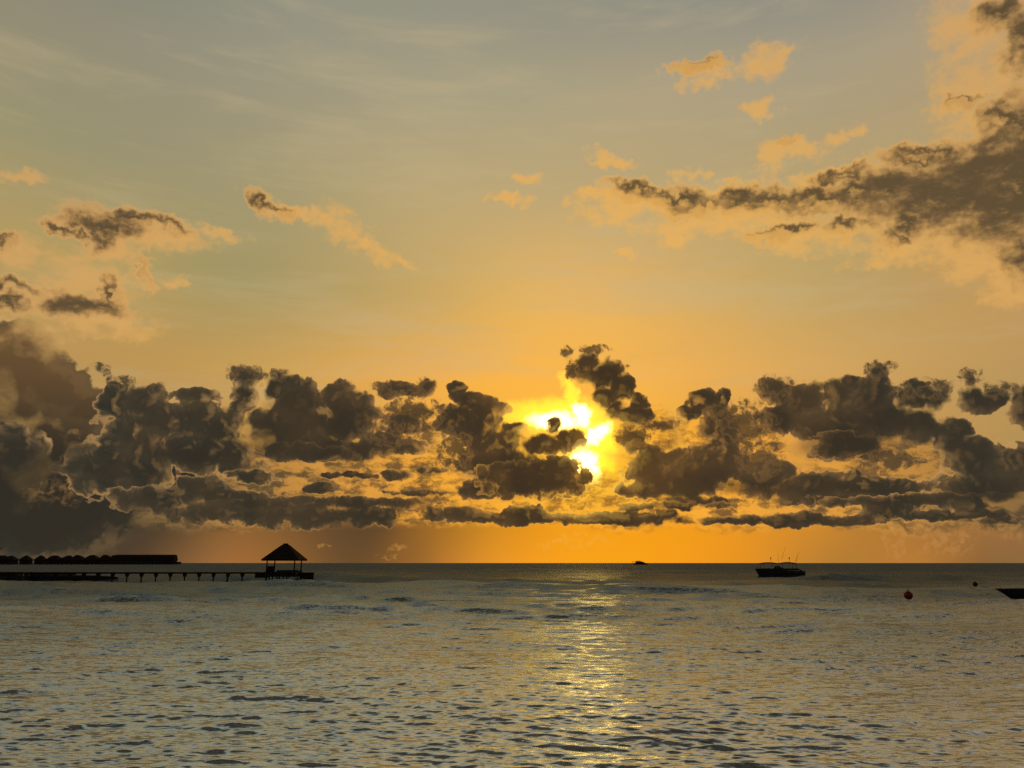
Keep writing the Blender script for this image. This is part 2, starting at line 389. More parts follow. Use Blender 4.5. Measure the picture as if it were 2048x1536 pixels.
# shaded bellies of the thickest clouds
BELLY = [(1690, 885, 110, 40), (1050, 965, 120, 34), (620, 895, 150, 30), (1040, 930, 90, 30), (40, 930, 90, 60), (1210, 752, 40, 20), (560, 870, 70, 40), (1400, 960, 90, 26), (1960, 985, 110, 24), (1500, 975, 100, 16), (620, 820, 90, 40), (690, 840, 50, 40), (320, 900, 50, 26), (400, 915, 60, 20), (1790, 840, 80, 24), (940, 830, 40, 24)]
fb = G.m('ADD', puffs(Pl, BELLY, 0.2), G.m('MULTIPLY', G.m('SUBTRACT', tone, 0.5), 0.4))
sky = G.mix(G.step(fb, 0.08, 0.8, 0.0, 0.7), sky, G.mix(0.5, dark, DEEP))

sky = G.mix(scrapa, sky, G.ramp(T, [(0, lin((255, 190, 50))), (.3, lin((226, 160, 72))), (.6, lin((200, 144, 78))), (1, lin((140, 110, 70)))]))

# the side of the sky away from the sun lies in dusk
back = G.m('MULTIPLY', G.step(G.m('ABSOLUTE', AZ), 50.0, 110.0), G.step(EL, 75.0, 50.0))
sky = G.mix(G.m('MULTIPLY', back, 0.92), sky, nish)
bg = nt.nodes.new('ShaderNodeBackground'); L(sky, bg.inputs[0]); bg.inputs[1].default_value = 1.0
wo = nt.nodes.new('ShaderNodeOutputWorld'); L(bg.outputs[0], wo.inputs[0])

# ------------------------------------------------------------------ sun, veiled by the cloud bank
sd = bpy.data.lights.new('sun', 'SUN'); sd.energy = 0.008; sd.angle = R(5.0); sd.color = (1.0, 0.62, 0.22)
so = bpy.data.objects.new('sun', sd); C.objects.link(so)
sv = Vector((math.sin(R(SUN_AZ)) * math.cos(R(SUN_EL)), math.cos(R(SUN_AZ)) * math.cos(R(SUN_EL)), math.sin(R(SUN_EL))))
so.rotation_euler = (-sv).to_track_quat('-Z', 'Y').to_euler()
#SEA
# ------------------------------------------------------------------ materials
def material(name, base, rough=0.6, spec=0.5, noise=0.0, scale=6.0, metal=0.0, ior=1.45):
    m = bpy.data.materials.new(name); m.use_nodes = True
    t = m.node_tree; b = t.nodes['Principled BSDF']
    b.inputs['Roughness'].default_value = rough; b.inputs['Metallic'].default_value = metal
    b.inputs['IOR'].default_value = ior; b.inputs['Specular IOR Level'].default_value = spec
    b.inputs['Base Color'].default_value = (*base, 1)
    if noise:
        c = t.nodes.new('ShaderNodeTexCoord'); n = t.nodes.new('ShaderNodeTexNoise')
        n.inputs['Scale'].default_value = scale; n.inputs['Detail'].default_value = 4
        t.links.new(c.outputs['Object'], n.inputs['Vector'])
        r = t.nodes.new('ShaderNodeValToRGB')
        r.color_ramp.elements[0].position = 0.3; r.color_ramp.elements[0].color = (*[v * (1 - noise) for v in base], 1)
        r.color_ramp.elements[1].position = 0.7; r.color_ramp.elements[1].color = (*[min(1, v * (1 + noise)) for v in base], 1)
        t.links.new(n.outputs[0], r.inputs[0]); t.links.new(r.outputs[0], b.inputs['Base Color'])
    return m


def sea_material():
    m = bpy.data.materials.new('sea_water'); m.use_nodes = True
    t = m.node_tree; b = t.nodes['Principled BSDF']
    b.inputs['Base Color'].default_value = (0.74, 0.84, 0.90, 1)
    b.inputs['Metallic'].default_value = 0.9
    b.inputs['Specular Tint'].default_value = (0.74, 0.88, 1.0, 1)
    # the sheltered lagoon is smoother than the open sea beyond it
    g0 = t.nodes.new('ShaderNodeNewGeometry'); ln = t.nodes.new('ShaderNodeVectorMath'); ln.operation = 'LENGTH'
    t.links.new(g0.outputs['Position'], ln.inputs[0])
    mr = t.nodes.new('ShaderNodeMapRange')
    for i_, v_ in enumerate((30.0, 400.0, 0.21, 0.55)): mr.inputs[i_ + 1].default_value = v_
    t.links.new(ln.outputs['Value'], mr.inputs[0]); t.links.new(mr.outputs[0], b.inputs['Roughness'])
    # fainter far reflection put into the colour: pale near, dark farther out, edge irregular
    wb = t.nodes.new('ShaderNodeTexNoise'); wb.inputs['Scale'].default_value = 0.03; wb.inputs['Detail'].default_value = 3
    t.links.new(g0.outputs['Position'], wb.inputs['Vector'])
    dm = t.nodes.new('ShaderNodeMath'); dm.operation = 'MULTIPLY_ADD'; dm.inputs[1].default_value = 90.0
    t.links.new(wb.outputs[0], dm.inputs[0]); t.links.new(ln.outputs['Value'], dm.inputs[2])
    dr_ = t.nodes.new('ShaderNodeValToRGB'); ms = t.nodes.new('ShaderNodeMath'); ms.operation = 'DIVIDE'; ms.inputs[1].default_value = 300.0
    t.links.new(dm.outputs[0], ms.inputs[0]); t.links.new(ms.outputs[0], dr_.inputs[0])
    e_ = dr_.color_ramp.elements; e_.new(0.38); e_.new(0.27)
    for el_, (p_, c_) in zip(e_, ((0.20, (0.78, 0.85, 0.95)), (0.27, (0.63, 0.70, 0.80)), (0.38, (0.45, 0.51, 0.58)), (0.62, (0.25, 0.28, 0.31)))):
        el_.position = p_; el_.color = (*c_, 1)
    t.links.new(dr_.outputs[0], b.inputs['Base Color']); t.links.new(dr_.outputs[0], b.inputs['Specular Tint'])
    b.inputs['IOR'].default_value = SEA_IOR
    c = t.nodes.new('ShaderNodeTexCoord')
    geo = t.nodes.new('ShaderNodeNewGeometry')
    prev = geo.outputs['Normal']
    # ripples of several sizes, longer across the wind than along it, as slopes added to the wave's own
    for sx, sy, kx, ky, det, dstt in RIPPLES:
        mp = t.nodes.new('ShaderNodeMapping'); mp.inputs['Scale'].default_value = (sx, sy, 1)
        mp.inputs['Rotation'].default_value = (0, 0, R(random.uniform(-9, 9)))
        t.links.new(c.outputs['Object'], mp.inputs[0])
        n = t.nodes.new('ShaderNodeTexNoise'); n.noise_dimensions = '2D'; n.inputs['Scale'].default_value = 1.0
        n.inputs['Detail'].default_value = det; n.inputs['Roughness'].default_value = 0.55; n.inputs['Distortion'].default_value = dstt
        t.links.new(mp.outputs[0], n.inputs['Vector'])
        su = t.nodes.new('ShaderNodeVectorMath'); su.operation = 'SUBTRACT'; su.inputs[1].default_value = (0.5, 0.5, 0.5)
        mu = t.nodes.new('ShaderNodeVectorMath'); mu.operation = 'MULTIPLY'; mu.inputs[1].default_value = (kx * SEA_CHOP, ky * SEA_CHOP, 0)
        ad = t.nodes.new('ShaderNodeVectorMath'); ad.operation = 'ADD'
        t.links.new(n.outputs['Color'], su.inputs[0]); t.links.new(su.outputs[0], mu.inputs[0])
        res = mu.outputs[0]
        if sy < 1:                       # the longer chop belongs to the open water only
            gl = t.nodes.new('ShaderNodeVectorMath'); gl.operation = 'LENGTH'; t.links.new(geo.outputs['Position'], gl.inputs[0])
            gm = t.nodes.new('ShaderNodeMapRange')
            for i_, v_ in enumerate((35.0, 140.0, 0.0, 1.0)): gm.inputs[i_ + 1].default_value = v_
            t.links.new(gl.outputs['Value'], gm.inputs[0])
            sc = t.nodes.new('ShaderNodeVectorMath'); sc.operation = 'SCALE'; t.links.new(res, sc.inputs[0]); t.links.new(gm.outputs[0], sc.inputs['Scale'])
            res = sc.outputs[0]
        t.links.new(res, ad.inputs[0]); t.links.new(prev, ad.inputs[1])
        prev = ad.outputs[0]
    no = t.nodes.new('ShaderNodeVectorMath'); no.operation = 'NORMALIZE'
    t.links.new(prev, no.inputs[0]); prev = no.outputs[0]
    t.links.new(prev, b.inputs['Normal'])
    return m


SEA_IOR = 2.0; SEA_CHOP = 0.8; SEA_STEEP = 0.19
RIPPLES = ((0.06, 0.08, 0.25, 0.45, 2, 0.3), (0.28, 0.45, 0.3, 0.55, 2, 0.3), (1.0, 4.4, 0.5, 0.85, 4, 0.5), (3.5, 15.0, 0.6, 1.1, 3, 0.4))


def build_sea():
    az = np.concatenate([np.linspace(-180, -47, 40)[:-1], np.linspace(-47, 47, 1100), np.linspace(47, 180, 40)[1:]])
    inv = np.concatenate([1 / np.array([0.5, 2, 4, 6, 8.0])[:-1], np.linspace(1 / 8.0, 1 / 2500.0, 1150), 1 / np.array([4000, 7000, 15000, 40000, 90000.0])])
    r = 1 / inv
    A, D = np.meshgrid(np.radians(az), r)
    X = D * np.sin(A); Y = D * np.cos(A)
    Z = np.zeros_like(X)
    dr = np.gradient(r)[:, None] * np.ones_like(X)
    g = np.random.default_rng(5)
    # slow patches of stronger and weaker chop
    patch = 1 + 0.22 * np.sin(X * 0.11 + 1.3 + 0.8 * np.sin(Y * 0.05)) * np.sin(Y * 0.16 + 0.6 * np.sin(X * 0.07)) + 0.12 * np.sin(X * 0.31 + Y * 0.43)
    # each range of distance keeps the waves its own mesh can carry; their joint steepness stays about the same
    waves = []
    for i in range(150):
        lam = 0.15 * (70.0 / 0.15) ** ((i + g.random()) / 150)
        w_ = 1.0 if lam < 0.45 else (0.45 / lam) ** 0.75
        waves.append((lam, w_, g.normal(0, 0.20 if lam > 0.4 else 0.30) + 0.05, g.random() * 2 * math.pi))
    drr = np.gradient(r)
    V = np.array([w_ * np.clip(lam / (2.0 * drr) - 0.7, 0, 1) * np.clip(lam / (2.0 * r * 0.0016) - 0.7, 0, 1) for lam, w_, _, _ in waves])
    steep = np.sqrt(0.5 * (V ** 2).sum(0))
    want = SEA_STEEP * (1 + 0.5 * np.clip((r - 20) / 80, 0, 1)) * np.clip(70 / r, 0, 1)
    gain = np.minimum(want / np.maximum(steep, 1e-6), 0.6)
    WX = X + 0.9 * np.sin(Y * 0.37 + 1.0) + 2.5 * np.sin(Y * 0.06); WY = Y + 0.7 * np.sin(X * 0.31) + 2.0 * np.sin(X * 0.045 + 2.0)
    for (lam, w_, th, ph), v in zip(waves, V):
        k = 2 * math.pi / lam
        rows_ = np.nonzero(v > 0)[0]
        if not len(rows_): continue
        r0, r1 = rows_[0], rows_[-1] + 1
        kx, ky = k * math.sin(th), k * math.cos(th)
        s = kx * WX[r0:r1] + ky * WY[r0:r1] + ph
        Z[r0:r1] += (v * gain / k)[r0:r1, None] * (np.sin(s) - 0.18 * np.cos(2 * s))
    Z *= np.clip(patch, 0.45, 1.6)
    nr, nc = X.shape
    co = np.stack([X, Y, Z], -1).reshape(-1, 3).astype(np.float32)
    idx = np.arange(nr * nc).reshape(nr, nc)
    f = np.stack([idx[:-1, :-1], idx[:-1, 1:], idx[1:, 1:], idx[1:, :-1]], -1).reshape(-1, 4)[:, ::-1]
    me = bpy.data.meshes.new('sea'); n = len(co); nf = len(f)
    me.vertices.add(n); me.vertices.foreach_set('co', co.ravel())
    me.loops.add(nf * 4); me.loops.foreach_set('vertex_index', f.astype(np.int32).ravel())
    me.polygons.add(nf); me.polygons.foreach_set('loop_start', np.arange(0, nf * 4, 4, dtype=np.int32))
    me.polygons.foreach_set('use_smooth', np.ones(nf, dtype=bool))
    me.update(calc_edges=True)
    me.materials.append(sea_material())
    o = bpy.data.objects.new('sea', me); C.objects.link(o); o['kind'] = 'structure'
    return o


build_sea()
#OBJECTS
# ------------------------------------------------------------------ objects
M = {
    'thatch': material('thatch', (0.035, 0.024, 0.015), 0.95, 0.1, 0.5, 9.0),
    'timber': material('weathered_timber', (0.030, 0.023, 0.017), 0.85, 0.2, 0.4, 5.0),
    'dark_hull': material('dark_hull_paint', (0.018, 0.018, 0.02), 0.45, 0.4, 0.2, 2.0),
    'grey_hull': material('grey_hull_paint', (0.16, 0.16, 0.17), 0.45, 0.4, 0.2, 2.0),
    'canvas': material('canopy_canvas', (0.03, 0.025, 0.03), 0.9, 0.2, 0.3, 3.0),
    'metal': material('dull_metal', (0.05, 0.05, 0.05), 0.4, 0.5, 0.2, 8.0),
    'red': material('red_buoy_rubber', (0.26, 0.018, 0.012), 0.5, 0.4, 0.35, 6.0),
    'rust': material('brown_buoy_rubber', (0.07, 0.022, 0.010), 0.6, 0.3, 0.35, 6.0),
    'rubber': material('black_rubber', (0.012, 0.012, 0.012), 0.7, 0.3),
    'feather': material('grey_feather', (0.03, 0.03, 0.03), 0.9, 0.1),
}


class MB:
    """collects shapes and links them as one mesh object"""
    def __init__(self): self.bm = bmesh.new()

    def box(self, x0, x1, y0, y1, z0, z1, bevel=0.0):
        vs = [self.bm.verts.new(p) for p in ((x0, y0, z0), (x1, y0, z0), (x1, y1, z0), (x0, y1, z0), (x0, y0, z1), (x1, y0, z1), (x1, y1, z1), (x0, y1, z1))]
        fs = [self.bm.faces.new([vs[i] for i in q]) for q in ((3, 2, 1, 0), (4, 5, 6, 7), (0, 1, 5, 4), (1, 2, 6, 5), (2, 3, 7, 6), (3, 0, 4, 7))]
        if bevel:
            bmesh.ops.bevel(self.bm, geom=list({e for f in fs for e in f.edges}), offset=bevel, segments=2, affect='EDGES')
        return self

    def tube(self, a, b, r0, r1=None, n=10):
        a, b = Vector(a), Vector(b); r1 = r0 if r1 is None else r1
        d = (b - a).normalized(); u = d.orthogonal().normalized(); v = d.cross(u)
        rings = []
        for p, r in ((a, r0), (b, r1)):
            rings.append([self.bm.verts.new(p + (u * math.cos(t) + v * math.sin(t)) * r) for t in [2 * math.pi * i / n for i in range(n)]])
        for i in range(n):
            j = (i + 1) % n
            self.bm.faces.new((rings[0][i], rings[0][j], rings[1][j], rings[1][i]))
        self.bm.faces.new(rings[0][::-1]); self.bm.faces.new(rings[1])
        return self

    def loft(self, rings, closed_ends=True):
        rv = [[self.bm.verts.new(p) for p in r] for r in rings]
        n = len(rv[0])
        for a, b in zip(rv, rv[1:]):
            for i in range(n):
                j = (i + 1) % n
                try: self.bm.faces.new((a[i], a[j], b[j], b[i]))
                except ValueError: pass
        if closed_ends:
            self.bm.faces.new(rv[0][::-1]); self.bm.faces.new(rv[-1])
        return self

    def ball(self, c, rx, ry, rz, seg=24):
        m = Matrix.Translation(c) @ Matrix.Diagonal((rx, ry, rz, 1))
        bmesh.ops.create_uvsphere(self.bm, u_segments=seg, v_segments=seg // 2, radius=1, matrix=m)
        return self

    def build(self, name, mat, parent=None, smooth=False):
        bmesh.ops.recalc_face_normals(self.bm, faces=self.bm.faces)
        me = bpy.data.meshes.new(name); self.bm.to_mesh(me); self.bm.free()
        me.materials.append(M[mat])
        if smooth: me.shade_smooth()
        o = bpy.data.objects.new(name, me); C.objects.link(o)
        if parent: o.parent = parent
        return o


def thing(name, label, cat, loc, rz=0, group=None):
    o = bpy.data.objects.new(name, None); C.objects.link(o); o.empty_display_size = 0.5
    o.location = loc; o.rotation_euler = (0, 0, rz); o['label'] = label; o['category'] = cat
    if group: o['group'] = group
    return o


def upright(Y):
    """(x, y) of the photograph -> (X, Z) on the upright plane at distance Y"""
    def f(x, y):
        v = direction(x, y); t = Y / v.y
        return v.x * t, HC + v.z * t
    return f


# ---------------------------------------------------------------- pavilion at the end of the jetty
YJ = on_sea(400, 1162).y
at = upright(YJ)
px = at(571, 1126)[0] - at(570, 1126)[0]
cx = at(567.5, 1150)[0]
AZP = math.atan2(cx, YJ); px *= math.cos(AZP)
zdeck = at(570, 1143.5)[1]
pav = thing('thatched_pavilion', 'square thatched open pavilion on stilts at the end of the jetty', 'pavilion', (cx, YJ, 0), -AZP)
zeave = at(570, 1119.0)[1]; zridge = at(570, 1087)[1]
TH = R(30)


def rot(r, k, th=TH): return (r * math.cos(th + k * math.pi / 2), r * math.sin(th + k * math.pi / 2))


def roof(parent, re, ze, zr, half, thick=0.22, th=TH, rows_=9):
    """hipped thatch with a short ridge, laid in courses whose lower edges stand a little proud"""
    mb = MB()
    rings = []
    for i in range(rows_ + 1):
        f = i / rows_
        for e in ((0.0, 0.05) if 0 < i < rows_ else (0.0,)):
            s = 1 - f
            rr = re * s + e
            z = ze + (zr - ze) * f - (0.0 if e == 0 else 0.03)
            ring = []
            for k in range(4):
                a = rot(max(rr, 0.02), k, th)
                b = rot(max(rr, 0.02), (k + 1) % 4, th)
                for u in range(6):
                    wob = 1 + random.uniform(-0.008, 0.008)
                    x = (a[0] * (1 - u / 6) + b[0] * u / 6) * wob; y = (a[1] * (1 - u / 6) + b[1] * u / 6) * wob
                    x += half * f * max(-1, min(1, x / (rr * 0.5 + 0.05)))
                    ring.append((x, y, z + random.uniform(-0.012, 0.012)))
            rings.append(ring)
    low = [(x * 0.97, y * 0.97, ze - thick) for x, y, z in rings[0]]
    mb.loft([low] + rings)
    return mb.build('roof', 'thatch', parent)


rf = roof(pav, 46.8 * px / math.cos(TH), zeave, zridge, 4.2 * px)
MB().box(-5.4 * px, 5.4 * px, -0.22, 0.22, zridge - 0.22, zridge + 0.02, 0.05).build('ridge_cap', 'thatch', rf)
for k in range(4):
    x, y = rot(39.6 * px, k)
    MB().tube((x, y, zdeck - 0.1), (x, y, zeave + 0.35), 0.115, 0.10, 12).build('post', 'timber', pav)
mb = MB()                                     # ring beam under the eaves
for k in range(4):
    a = rot(39.6 * px, k); b = rot(39.6 * px, (k + 1) % 4)
    mb.tube((*a, zeave + 0.12), (*b, zeave + 0.12), 0.09)
mb.build('beam', 'timber', pav)
mb = MB()                                     # planked deck, square and turned like the roof
corner = [rot(44.0 * px, k) for k in range(4)]
mb.loft([[(x, y, zdeck - 0.16) for x, y in corner], [(x, y, zdeck) for x, y in corner]])
mb.build('deck', 'timber', pav)
mb = MB()
cb = [rot(42.6 * px, k) for k in range(4)]
for k in range(4):
    a, b = Vector((*cb[k], 0)), Vector((*cb[(k + 1) % 4], 0)); d = (b - a).normalized(); nn = Vector((-d.y, d.x, 0)) * 0.12
    mb.loft([[tuple(q + Vector((0, 0, z))) for q in (a - nn, b - nn, b + nn, a + nn)] for z in (zdeck - 0.80, zdeck - 0.165)])
mb.build('skirt_beam', 'timber', pav)
# low bench between the back posts and along the right
mb = MB()
for k in (3, 0, 1):
    a, b = Vector((*rot(41.0 * px, k), 0)), Vector((*rot(41.0 * px, (k + 1) % 4), 0)); d = (b - a).normalized(); nn = Vector((-d.y, d.x, 0)) * 0.22
    a2, b2 = a + d * 0.5, b - d * 0.5
    mb.loft([[tuple(q + Vector((0, 0, z))) for q in (a2 - nn, b2 - nn, b2 + nn, a2 + nn)] for z in (zdeck + 0.003, zdeck + 0.26)])
mb.build('bench', 'timber', pav)
# lower landing on the seaward side and the step up from the jetty
mb = MB(); x0, x1 = 31 * px, 60.5 * px
zl = at(620, 1145)[1]
mb.box(x0, x1, -1.6, 1.4, zl - 0.18, zl, 0.02); mb.box(x0 + 0.05, x1 - 0.05, -1.5, -1.3, zl - 0.95, zl - 0.182); mb.box(x0 + 0.05, x1 - 0.05, 1.1, 1.3, zl - 0.95, zl - 0.182)
mb.box(x1 - 0.22, x1 - 0.06, -1.28, 1.08, zl - 0.9, zl - 0.182)
mb.build('landing', 'timber', pav)
mb = MB(); x0, x1 = -57 * px, -30 * px
zs = at(520, 1144)[1]
mb.box(x0, x1, -1.0, 1.0, zs - 0.15, zs, 0.02)
for y in (-0.9, 0.8): mb.box(x0 + 0.05, x1 - 0.05, y, y + 0.14, zs - 0.95, zs - 0.153)
mb.build('side_platform', 'timber', pav)
for xx, yy in ((-34.5, -1.5), (-28.5, 0.9), (-22, -2.2), (-8.5, 2.1), (-0.5, -2.6), (6.2, 2.3), (35.5, 1.6), (43.5, -1.0), (50.5, -1.3), (58, -1.2), (-34.5, 1.4), (28, -1.1)):
    MB().tube((xx * px, yy, -1.5), (xx * px, yy, zdeck - 0.17), 0.13, 0.12, 10).build('pile', 'timber', pav)
mb = MB()
mb.tube((-17 * px, -2.0, zdeck - 0.6), (-7 * px, 1.8, 0.15), 0.08); mb.tube((-17 * px, 2.0, 0.5), (-2 * px, -2.3, 0.2), 0.07); mb.tube((7 * px, 2.0, 0.15), (13 * px, -1.8, zdeck - 0.7), 0.07)
mb.build('brace', 'timber', pav)
mb = MB()                                     # short swimming ladder
lx = (at(593.5, 1150)[0] - cx) * math.cos(AZP)
for s in (-0.16, 0.16): mb.tube((lx + s, -2.9, zdeck - 0.1), (lx + s, -3.0, 0.45), 0.03)
for z in (0.6, 0.85, 1.1): mb.tube((lx - 0.16, -2.98, z), (lx + 0.16, -2.98, z), 0.025)
mb.build('ladder', 'metal', pav)

cxb = at(543.3, 1140)[0]
cab = thing('storage_cabinet', 'dark storage cabinet standing between the two posts at the pavilion\'s landward end', 'cabinet', (cxb, YJ - 0.1 + (cxb - cx) * math.tan(-AZP), zdeck), -AZP)
hw = 8.2 * px; zt = at(543, 1132.3)[1] - zdeck
MB().box(-hw, hw, -0.35, 0.35, 0.0, zt - 0.06, 0.015).build('body', 'timber', cab)
MB().box(-hw - 0.04, hw + 0.04, -0.40, 0.40, zt - 0.057, zt, 0.01).build('lid', 'timber', cab)
for s in (-1, 1): MB().box(s * hw / 2 - hw * 0.46, s * hw / 2 + hw * 0.46, -0.385, -0.353, 0.08, zt - 0.12, 0.006).build('door', 'timber', cab)

# ---------------------------------------------------------------- jetty
px /= math.cos(AZP)
zt = at(400, 1144.3)[1]
xl = at(-60, 1150)[0]; xr = at(512.5, 1150)[0]
jet = thing('jetty', 'long low timber jetty on piles running from the shore to the thatched pavilion', 'jetty', (0, YJ, 0))
mb = MB()
n = 240; wpl = (xr - xl) / n
for i in range(n):
    mb.box(xl + i * wpl + 0.008, xl + (i + 1) * wpl - 0.008, -0.62, 0.62, zt - 0.055 + random.uniform(-.004, .004), zt + random.uniform(-.004, .004))
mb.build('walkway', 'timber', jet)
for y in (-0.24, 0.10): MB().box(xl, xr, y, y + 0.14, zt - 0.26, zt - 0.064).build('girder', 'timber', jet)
piles = [225.6 + 28.8 * i for i in range(-9, 11)]
for q in piles:
    x = at(q, 1150)[0]
    if x > xr - 0.2 or x < xl: continue
    p = MB()
    p.tube((x, 0, -1.5), (x, 0, zt - 0.27), 0.13, 0.11, 12)
    pl = p.build('pile', 'timber', jet)
    c = MB(); w2 = 3.6 * px
    y0, y1 = -0.2, 0.2                          # head flaring to the top
    c.loft([[(x - 0.15, y0, zt - 0.80), (x + 0.15, y0, zt - 0.80), (x + 0.15, y1, zt - 0.80), (x - 0.15, y1, zt - 0.80)],
            [(x - w2, y0, zt - 0.38), (x + w2, y0, zt - 0.38), (x + w2, y1, zt - 0.38), (x - w2, y1, zt - 0.38)],
            [(x - w2, y0, zt - 0.264), (x + w2, y0, zt - 0.264), (x + w2, y1, zt - 0.264), (x - w2, y1, zt - 0.264)]])
    c.build('pile_head', 'timber', pl)

a = at(479.5, 1147); b = at(476.8, 1166)
mp_ = thing('mooring_pole', 'thin pole leaning in the water in front of the jetty near the pavilion', 'pole', (b[0], YJ - 6, -0.8))
MB().tube((0, 0, 0), (a[0] - b[0], 0, 0.8 + a[1]), 0.06, 0.045, 8).build('shaft', 'timber', mp_)
MB().tube((a[0] - b[0] - 0.002, 0, 0.8 + a[1]), (a[0] - b[0] + 0.003, 0, 0.88 + a[1]), 0.075, 0.06, 8).build('cap', 'metal', mp_)


# ---------------------------------------------------------------- boats
def hull(parent, length, beam, free_bow, free_stern, draft=0.35, rake=0.9, mat='dark_hull', stern=0.75, sheer=1.6, n=18, name='hull'):
    """bow at -x; sections from stem to transom, open top closed by a deck a little below the gunwale"""
    rings = []
    for i in range(n + 1):
        f = i / n
        w_ = beam / 2 * (min(1, (f * 1.9 + 0.02)) ** 0.62) * (1 - (1 - stern) * max(0, (f - 0.6) / 0.4) ** 1.5)
        top = free_stern + (free_bow - free_stern) * (1 - f) ** sheer
        kx = -length / 2 + length * f
        lean = rake * (1 - f) ** 3
        ring = []
        for zz, ww, dx in ((top, 1.0, 0), (top * 0.55, 0.97, lean * 0.42), (0.05, 0.82, lean * 0.85), (-draft * 0.6, 0.45, lean), (-draft, 0.03, lean * 1.05)):
            ring.append((kx + dx, -w_ * ww, zz))
        for zz, ww, dx in reversed(((top, 1.0, 0), (top * 0.55, 0.97, lean * 0.42), (0.05, 0.82, lean * 0.85), (-draft * 0.6, 0.45, lean), (-draft, 0.03, lean * 1.05))):
            ring.append((kx + dx, w_ * ww, zz))
        rings.append(ring)
    mb = MB(); mb.loft(rings)
    h = mb.build(name, mat, parent, smooth=False)
    g = MB()                                   # rubbing strake along the gunwale
    for s in (0, 9):
        for r0, r1 in zip(rings, rings[1:]):
            g.tube(r0[s], r1[s], 0.045, 0.045, 6)
    g.build('gunwale', mat, h)
    return h, rings


# fishing boat with canopies
PB = on_sea(1560, 1154.3); at = upright(PB.y); c0 = at(1559, 1150)[0]
pb = at(1561, 1126)[0] - at(1560, 1126)[0]


def lx(x): return at(x, 1150)[0] - c0
def lz(y): return at(1560, y)[1]


boat = thing('fishing_boat', 'dark sport fishing boat with two canopies and raised rods moored out on the water', 'boat', (c0, PB.y, 0))
Lb = lx(1607) - lx(1510.5)
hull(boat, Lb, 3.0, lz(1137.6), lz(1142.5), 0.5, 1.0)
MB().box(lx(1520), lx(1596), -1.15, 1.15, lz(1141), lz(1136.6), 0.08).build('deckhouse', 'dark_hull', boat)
mb = MB(); x0, x1 = lx(1544), lx(1566)
mb.loft([[(x0, -.8, lz(1137)), (x1, -.8, lz(1137)), (x1, .8, lz(1137)), (x0, .8, lz(1137))], [(x0 + 0.5, -.7, lz(1134.6)), (x1 - 0.2, -.7, lz(1134.6)), (x1 - 0.2, .7, lz(1134.6)), (x0 + 0.5, .7, lz(1134.6))]])
mb.build('console', 'dark_hull', boat)
mb = MB(); mb.loft([[(lx(1546.5), y * .7, lz(1134.8)), (lx(1560), y * .7, lz(1134.8))] + [(lx(1560), y * .7 + .05, lz(1134.8)), (lx(1546.5), y * .7 + .05, lz(1134.8))] for y in (-1,)] + [[(lx(1550), -.66, lz(1131.6)), (lx(1559), -.66, lz(1131.6)), (lx(1559), -.61, lz(1131.6)), (lx(1550), -.61, lz(1131.6))]])
mb.build('windscreen', 'metal', boat)
MB().box(lx(1570), lx(1588), -1.0, 1.0, lz(1140), lz(1137.8), 0.06).build('engine_cover', 'dark_hull', boat)
for (a_, b_, hc) in ((1519.5, 1557, 0.22), (1560, 1593, 0.26)):
    mb = MB(); rings = []
    for i in range(11):
        f = i / 10; x = lx(a_) + (lx(b_) - lx(a_)) * f
        e = hc * (1 - (2 * f - 1) ** 2)
        rings.append([(x, y, lz(1127.6) + e * (1 - 0.5 * (y / 1.3) ** 2) + dz) for y, dz in ((-1.3, 0), (-.65, 0), (0, 0), (.65, 0), (1.3, 0), (1.3, .12), (.65, .12), (0, .12), (-.65, .12), (-1.3, .12))])
    mb.loft(rings); mb.build('canopy', 'canvas', boat)
for q in (1525, 1549.5, 1562.5, 1590):
    for s in (-1.15, 1.15):
        MB().tube((lx(q), s, lz(1138.5)), (lx(q) + 0.1, s * 0.97, lz(1127.4)), 0.04).build('canopy_post', 'metal', boat)
for (xa, ya, xb, yb, yy) in ((1561.5, 1126, 1563.5, 1104, .9), (1563, 1118, 1571.5, 1093, -.9), (1594, 1133, 1603.5, 1104, .9), (1588, 1130, 1600, 1101, -.9)):
    MB().tube((lx(xa), yy, lz(ya)), (lx(xb), yy * 1.5, lz(yb)), 0.03, 0.010, 6).build('fishing_rod', 'metal', boat)
for q in (1544, 1581.2):
    o = MB().tube((lx(q), 0, lz(1126)), (lx(q), 0, lz(1119.5)), 0.03, 0.03, 6).build('antenna', 'metal', boat)
    MB().ball((lx(q), 0, lz(1116.5)), 0.10, 0.10, 0.30, 10).build('lamp', 'metal', o, True)
om = MB(); om.box(lx(1600), lx(1604.5), -.3, .3, lz(1143.5), lz(1139.6), 0.06); om.box(lx(1603), lx(1606.5), -.12, .12, -0.4, lz(1143.5), 0.02)
om.build('outboard_motor', 'rubber', boat)
mb = MB()
for q in (1513, 1516.5, 1520): mb.tube((lx(q), 0, lz(1138.5)), (lx(q) - .05, 0, lz(1134.5)), 0.025, n=6)
mb.tube((lx(1512.6), 0, lz(1134.5)), (lx(1520), 0, lz(1134.7)), 0.025, n=6); mb.build('bow_rail', 'metal', boat)

